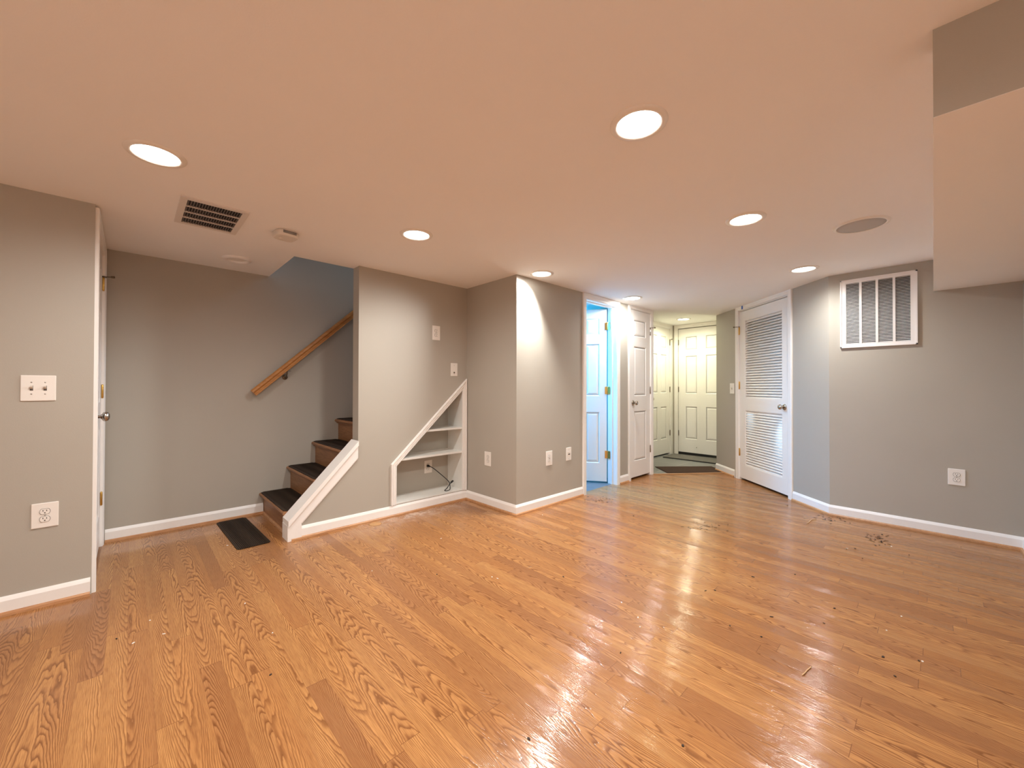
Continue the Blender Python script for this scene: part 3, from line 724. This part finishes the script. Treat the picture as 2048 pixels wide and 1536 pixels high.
outlet((X_RIGHT, -0.118, 0.459), ROT_X, 0.090, 0.123, 'white outlet low on the right wall, below the return air grille')
outlet((2.104, Y_HALF, 1.645), ROT_Y, 0.086, 0.137, 'white outlet high on the stair wall, above the shelf recess')
outlet((X_COL, 2.924, 0.449), ROT_X, 0.094, 0.136, 'white outlet just right of the sloped shelf recess')
outlet((2.905, Y_COL, 0.452), ROT_Y, 0.090, 0.137, 'white outlet right of the boxed corner, beside the phone plate')
outlet((2.177, NY, 0.330), ROT_Y, 0.090, 0.128, 'outlet inside the shelf recess with black cord plugged in', 'plastic_cream')
def switch(loc, rotz, w_, h_, gang, label):
    t = thing('light_switch', label, 'switch', loc, rotz)
    obj('cover_plate', plate(bmesh.new(), w_, h_), 'plastic', t)
    for g in gang:
        sl_ = obj('switch_slot', box(g-0.0055, g+0.0055, -0.0066, -0.0055, -0.0125, 0.0125), 'slot', t)
        bm = bmesh.new(); add_poly(bm, [Vector((g-0.0042, -0.006, -0.004)), Vector((g-0.0042, -0.006, 0.010)), Vector((g-0.0042, -0.020, 0.014)), Vector((g-0.0042, -0.020, 0.007))], Vector((0.0084, 0, 0)))
        obj('toggle', bm, 'plastic_cream', t)
        screw(t, g, 0.030); screw(t, g, -0.030)
    return t
switch((-0.341, Y_NEAR, 1.120), ROT_Y, 0.120, 0.131, (-0.023, 0.023), 'white double toggle switch on the far left wall')
a1 = ang(1.558, 0, 1.120)
switch(tuple(a1), ROT_A, 0.100, 0.132, (0.0,), 'white single toggle switch between entry hall and louvred door')
def jack(loc, rotz, w_, h_, label, wide):
    t = thing('wall_plate', label, 'wall plate', loc, rotz)
    obj('cover_plate', plate(bmesh.new(), w_, h_), 'plastic', t)
    bm = bmesh.new()
    if wide:
        obj('jack_block', box(-0.018, 0.018, -0.0085, -0.0055, -0.008, 0.022), 'plastic_cream', t)
        obj('jack_port', box(-0.014, 0.014, -0.0092, -0.0084, -0.006, 0.003), 'dark', t)
    else:
        obj('jack_port', add_lathe(add_lathe(bm, [(0, -0.013), (0.005, -0.013), (0.005, -0.0055), (0, -0.0055)], 'y', (0, 0, -0.030), 14), [(0, -0.007), (0.009, -0.007), (0.009, -0.005), (0, -0.005)], 'y', (0, 0, -0.030), 6), 'bronze', t)
    screw(t, 0, 0.041); screw(t, 0, -0.048)
    return t
jack((2.312, Y_HALF, 1.303), ROT_Y, 0.080, 0.128, 'white cable plate just above the tip of the shelf recess', False)
jack((3.203, Y_COL, 0.460), ROT_Y, 0.082, 0.130, 'white phone plate with dark port, left of the blue-lit doorway', True)

# ------------------------------------------------------------------ return air grille on the right wall
gy = (0.5605+0.083)/2; gz = (1.478+2.067)/2; GW, GH = 0.4775, 0.590
t = thing('return_air_grille', 'white slatted return air grille high on the right wall', 'grille', (X_RIGHT, gy, gz), ROT_X)
bm = bmesh.new(); iw, ih = 0.199, 0.262
for q in ((-GW/2, -iw, -GH/2, GH/2), (iw, GW/2, -GH/2, GH/2), (-iw, iw, ih, GH/2), (-iw, iw, -GH/2, -ih)): add_box(bm, q[0], q[1], -0.012, 0, q[2], q[3])
for q in ((-GW/2, -GW/2+0.010, -GH/2, GH/2), (GW/2-0.010, GW/2, -GH/2, GH/2), (-GW/2, GW/2, GH/2-0.010, GH/2), (-GW/2, GW/2, -GH/2, -GH/2+0.010)): add_box(bm, q[0], q[1], -0.017, -0.012, q[2], q[3])
obj('grille_frame', bm, 'grille', t)
for k in (-1, 0, 1): obj('mullion', box(k*0.104-0.008, k*0.104+0.008, -0.0125, -0.001, -ih, ih), 'grille', t)
bm = bmesh.new(); n = 43
for k in range(n):
    zc = -ih + 2*ih*(k+0.5)/n
    add_poly(bm, [Vector((-iw, -0.0115, zc-0.0036)), Vector((-iw, -0.0105, zc-0.0036)), Vector((-iw, -0.0015, zc+0.0022)), Vector((-iw, -0.0025, zc+0.0022))], Vector((2*iw, 0, 0)))
obj('blades', bm, 'grille', t)
obj('dark_duct', box(-iw, iw, -0.0004, 0.0, -ih, ih), 'dark', t)
for s in (-1, 1): obj('latch', box(s*0.165-0.014, s*0.165+0.014, -0.0150, -0.012, ih+0.007, ih+0.013), 'grille', t)

# ------------------------------------------------------------------ ceiling fixtures
vx, vy = (0.183+0.4915)/2, (2.698+3.149)/2; VW, VL = 0.308, 0.451
t = thing('ceiling_vent', 'rectangular ceiling vent with dark slots near the left lights', 'vent', (vx, vy, H))
bm = bmesh.new(); ix, iy = 0.123, 0.195
for q in ((-VW/2, -ix, -VL/2, VL/2), (ix, VW/2, -VL/2, VL/2), (-ix, ix, iy, VL/2), (-ix, ix, -VL/2, -iy)): add_box(bm, q[0], q[1], q[2], q[3], -0.008, 0)
obj('vent_frame', bm, 'vent', t)
for k in (-1, 0, 1): obj('cross_bar', box(-ix, ix, k*iy/2-0.0045, k*iy/2+0.0045, -0.0085, -0.001), 'vent', t)
bm = bmesh.new()
for k in range(20):
    xc = -ix + 2*ix*(k+0.5)/20
    add_poly(bm, [Vector((xc-0.0032, -iy, -0.0070)), Vector((xc-0.0012, -iy, -0.0070)), Vector((xc+0.0032, -iy, -0.0012)), Vector((xc+0.0012, -iy, -0.0012))], Vector((0, 2*iy, 0)))
obj('blades', bm, 'vent_blade', t); obj('dark_duct', box(-ix, ix, -iy, iy, -0.0006, 0), 'dark', t)
for s in (-1, 1): obj('screw', lathe([(0, -0.0095), (0.004, -0.009), (0.004, -0.008), (0, -0.008)], 'z', (s*0.135, -0.2, 0), 10), 'vent', t)

def squircle(r, n=40, p=4.0):
    out = []
    for q in range(n):
        a = 2*PI*q/n; c, s = math.cos(a), math.sin(a); k = (abs(c)**p + abs(s)**p)**(-1/p); out.append((r*k*c, r*k*s))
    return out
t = thing('smoke_detector', 'square off-white smoke detector on the ceiling beside the vent', 'smoke detector', (0.722, 2.892, H), math.radians(8))
bm = bmesh.new(); rings = [[bm.verts.new((x*f, y*f, z)) for x, y in squircle(0.066)] for f, z in ((1.0, -0.006), (1.02, -0.016), (0.99, -0.032), (0.90, -0.039))]
for a, b in zip(rings, rings[1:]):
    for q in range(40):
        f = bm.faces.new((a[q], a[(q+1) % 40], b[(q+1) % 40], b[q])); f.smooth = True
bm.faces.new(rings[-1]); bm.faces.new(rings[0][::-1])
obj('detector_body', bm, 'plastic_cream', t)
obj('base_plate', poly([Vector((x, y, -0.007)) for x, y in squircle(0.060)], Vector((0, 0, 0.007))), 'plastic_cream', t)
bm = bmesh.new()
for k in range(3): add_box(bm, -0.040, 0.040, -0.0685, -0.0665, -0.012-0.006*k, -0.0095-0.006*k)
obj('vent_slots', bm, 'dark', t)
obj('test_button', lathe([(0, -0.0415), (0.011, -0.041), (0.012, -0.038), (0, -0.038)], 'z', (-0.022, 0.018, 0), 20), 'plastic', t)

t = thing('ceiling_speaker', 'round ceiling speaker with grey grille near the soffit', 'speaker', (3.236, 0.302, H))
obj('speaker_rim', lathe([(0.117, 0.0), (0.117, -0.007), (0.122, -0.009), (0.134, -0.006), (0.137, 0.0)], 'z', (0, 0, 0), 48), 'plastic', t)
obj('speaker_grille', lathe([(0, -0.0072), (0.08, -0.0070), (0.117, -0.0055), (0.1172, 0.0)], 'z', (0, 0, 0), 48), 'speaker', t)

t = thing('recessed_light', 'unlit recessed ceiling light between the vent and stair opening', 'ceiling light', (0.601, 3.757, H), 0, 'recessed ceiling lights')
obj('trim_ring', lathe([(0.062, -0.0015), (0.068, -0.013), (0.076, -0.016), (0.094, -0.010), (0.101, 0.0)], 'z', (0, 0, 0), 40), 'grille', t)
obj('lens', lathe([(0, -0.0035), (0.040, -0.003), (0.0705, -0.0015)], 'z', (0, 0, 0), 40), 'plastic', t)

LAMPS = [   # x, y, label, in the picture
    (0.073, 2.304, 'lit recessed ceiling light at far left, beside the ceiling vent', (0, 0)),
    (1.389, 0.766, 'largest lit recessed ceiling light, upper middle of the picture', (0, 0)),
    (1.352, 2.332, 'lit recessed ceiling light between smoke detector and shelf recess wall', (0, 0)),
    (2.634, 0.763, 'lit recessed ceiling light beside the round speaker', (0, 0)),
    (2.612, 2.369, 'lit recessed ceiling light above the bright wall patch at the boxed corner', (-0.5, 0.25)),
    (4.095, 0.748, 'lit recessed ceiling light near the louvred door and grille', (0, 0)),
    (4.056, 2.312, 'lit recessed ceiling light before the blue-lit doorway', (0.15, 0.25)),
    (6.237, 2.680, 'yellowish recessed ceiling light in the entry hall', (0, 0)),
    (0.073, 0.766, 'lit recessed ceiling light overhead, outside the picture', (0, 0)),
    (0.073, -0.80, 'unseen recessed fill light added behind the viewer', (0, 0)),  # this and the next two: unseen fill lamps, added to lift the ceiling bounce
    (-1.35, 0.10, 'unseen recessed fill light added left of the viewer', (0, 0)),  # added fill lamp, out of view
    (-1.20, -0.80, 'unseen recessed fill light added far behind the viewer', (0, 0)),  # added out of view for more bounced light
]
for x, y, label, tilt in LAMPS:
    hall = x > 6
    z = HH if hall else H
    t = thing('recessed_light', label, 'ceiling light', (x, y, z), 0, 'recessed ceiling lights')
    obj('trim_ring', lathe([(0.079, -0.003), (0.083, -0.008), (0.090, -0.0085), (0.104, -0.004), (0.106, 0.0)], 'z', (0, 0, 0), 48), 'plastic', t)
    obj('lens', lathe([(0, -0.006), (0.045, -0.0055), (0.070, -0.004), (0.080, -0.003), (0.080, 0.0)], 'z', (0, 0, 0), 48), 'lens_hall' if hall else 'lens', t)
    l = bpy.data.lights.new('lamp', 'SPOT'); l.energy = LAMP_W*(1.15 if hall else 1.0); l.color = HALL_COL if hall else LAMP_COL
    l.spot_size = math.radians(172); l.spot_blend = 0.9
    if tilt[0] < 0: l.energy *= 2.0; l.spot_size = math.radians(124); l.spot_blend = 0.55
    l.shadow_soft_size = 0.05
    lo = bpy.data.objects.new('lamp', l); C.objects.link(lo); lo.parent = t; lo.location = (0, 0, -0.012)
    # each bulb leans a little in its socket
    lo.rotation_euler = Vector((-tilt[0], -tilt[1], 1)).to_track_quat('Z', 'Y').to_euler()

# ------------------------------------------------------------------ mats in the hall
def slab_mat(name, corners, th, mat, label, border=None):
    c = sum((Vector((x, y)) for x, y in corners), Vector((0, 0)))/4
    d1 = Vector(corners[1]) - Vector(corners[0]); a = math.atan2(d1.y, d1.x)
    Rm = Matrix.Rotation(-a, 2); loc = [Rm @ (Vector(p)-c) for p in corners]
    x0, x1 = min(p.x for p in loc), max(p.x for p in loc); y0, y1 = min(p.y for p in loc), max(p.y for p in loc)
    if border:
        t = thing(name, label, 'mat', (c.x, c.y, 0), a); b_ = 0.018
        bm = bmesh.new()
        for q in ((x0, x1, y0, y0+b_), (x0, x1, y1-b_, y1), (x0, x0+b_, y0+b_, y1-b_), (x1-b_, x1, y0+b_, y1-b_)): add_box(bm, *q, 0, th)
        obj('rubber_edge', bm, border, t); obj('mat_pile', box(x0+b_, x1-b_, y0+b_, y1-b_, 0, th+0.003), mat, t)
        return t
    o = obj(name, box(x0, x1, y0, y1, 0, th, bev=0.003), mat, None, (c.x, c.y, 0), a); return tag(o, label, 'mat')
slab_mat('doormat', [(5.144, 2.428), (5.738, 1.906), (6.030, 2.196), (5.436, 2.718)], 0.008, 'mat_brown', 'dark brown doormat on the tile at the wood floor edge')
slab_mat('doormat', [(6.28, 2.18), (6.74, 2.20), (6.71, 3.04), (6.25, 3.02)], 0.012, 'mat_grey', 'grey flecked doormat before the front door', 'dark')

# ------------------------------------------------------------------ small things on the floor
o = obj('floor_cap', lathe([(0, 0.0025), (0.045, 0.0025), (0.050, 0.0), (0, 0.0)], 'z', (0, 0, 0), 32), 'tan', None, (1.472, 3.178, 0)); tag(o, 'round tan cap on the floor below the stair wall baseboard', 'cap')
def on_floor(px, py):
    F_, R_, U_ = F, R2, U2
    dd = F_ + R_*((px-1024)/FPX) - U_*((py-768)/FPX); s = -EYE/dd.z; return (dd.x*s, dd.y*s)
def bit(bm, x, y, sx, sy, h, a):
    pts = []
    for q in range(7):
        an = 2*PI*q/7; r = 0.7+0.5*random.random(); px, py = sx*r*math.cos(an), sy*r*math.sin(an)
        pts.append(Vector((x+px*math.cos(a)-py*math.sin(a), y+px*math.sin(a)+py*math.cos(a), 0.0)))
    add_poly(bm, pts, Vector((0, 0, h)))
DARK = [(1590, 1149), (1648, 1247), (1411, 1182), (1267, 1032), (1575, 1011), (1438, 1051), (1543, 1234), (1523, 1274), (1241, 1306), (1669, 1217), (1460, 1252), (1506, 1154), (1252, 1152), (1693, 1098), (1725, 1117), (1818, 1110),
        (1710, 1097), (1766, 1314), (1790, 1353), (1838, 1322), (1366, 1492), (1127, 1154), (874, 1149), (1058, 1479), (541, 1350), (233, 1278), (1430, 1181), (1680, 1037), (1690, 1043), (1700, 1046)]
bm = bmesh.new()
for px, py in DARK:
    x, y = on_floor(px, py); bit(bm, x, y, 0.0065*random.uniform(0.6, 1.3), 0.004*random.uniform(0.6, 1.2), 0.003, random.random()*PI)
for cx, cy2, n, sx, sy in ((1195, 1000, 34, 26, 8), (1410, 1053, 34, 36, 9), (1655, 1036, 26, 34, 9), (1755, 1077, 30, 24, 9), (1765, 1085, 10, 14, 5)):
    for k in range(n):
        x, y = on_floor(cx+random.gauss(0, sx/2), cy2+random.gauss(0, sy/2)); bit(bm, x, y, random.uniform(0.004, 0.013), random.uniform(0.002, 0.005), 0.0015, random.random()*PI)
tag(obj('floor_debris', bm, 'crumb'), 'dark crumbs and scuffed specks scattered over the laminate', 'debris', kind='stuff')
bm = bmesh.new()
for px, py in [(1773, 1261), (1783, 1093), (1276, 1235), (1280, 1254), (1243, 1205), (328, 1268), (267, 1286), (300, 1241), (1845, 1323), (1694, 1097), (1803, 1233), (545, 1266), (744, 1142), (984, 1154), (995, 1157), (882, 1077), (1085, 1030), (455, 1091), (476, 1093), (490, 1207)]:
    x, y = on_floor(px, py); bit(bm, x, y, 0.006*random.uniform(0.5, 1.3), 0.004*random.uniform(0.5, 1.2), 0.002, random.random()*PI)
for k in range(90):
    x, y = random.uniform(1.25, 2.42), 3.235-abs(random.gauss(0, 0.06)); bit(bm, x, y, random.uniform(0.001, 0.003), random.uniform(0.001, 0.002), 0.001, random.random()*PI)
tag(obj('paint_flakes', bm, 'flake'), 'white paint flakes scattered over the laminate', 'debris', kind='stuff')
for pts, label in (([(1604, 1352), (1610, 1347), (1614, 1342), (1619, 1338), (1622, 1335)], 'thin pale splinter on the open floor, lower right of picture'),
                   ([(1613, 1048), (1617, 1046), (1621, 1042), (1624, 1040), (1633, 1039)], 'thin pale splinter on the floor below the angled wall')):
    p3 = [Vector((*on_floor(*p), 0.003)) for p in pts]
    c = p3[2].copy(); c.z = 0
    o = obj('wood_splinter', add_tube(bmesh.new(), [p-c for p in smooth_path(p3, 4)], 0.0022, 6), 'straw', None, tuple(c)); tag(o, label, 'splinter')
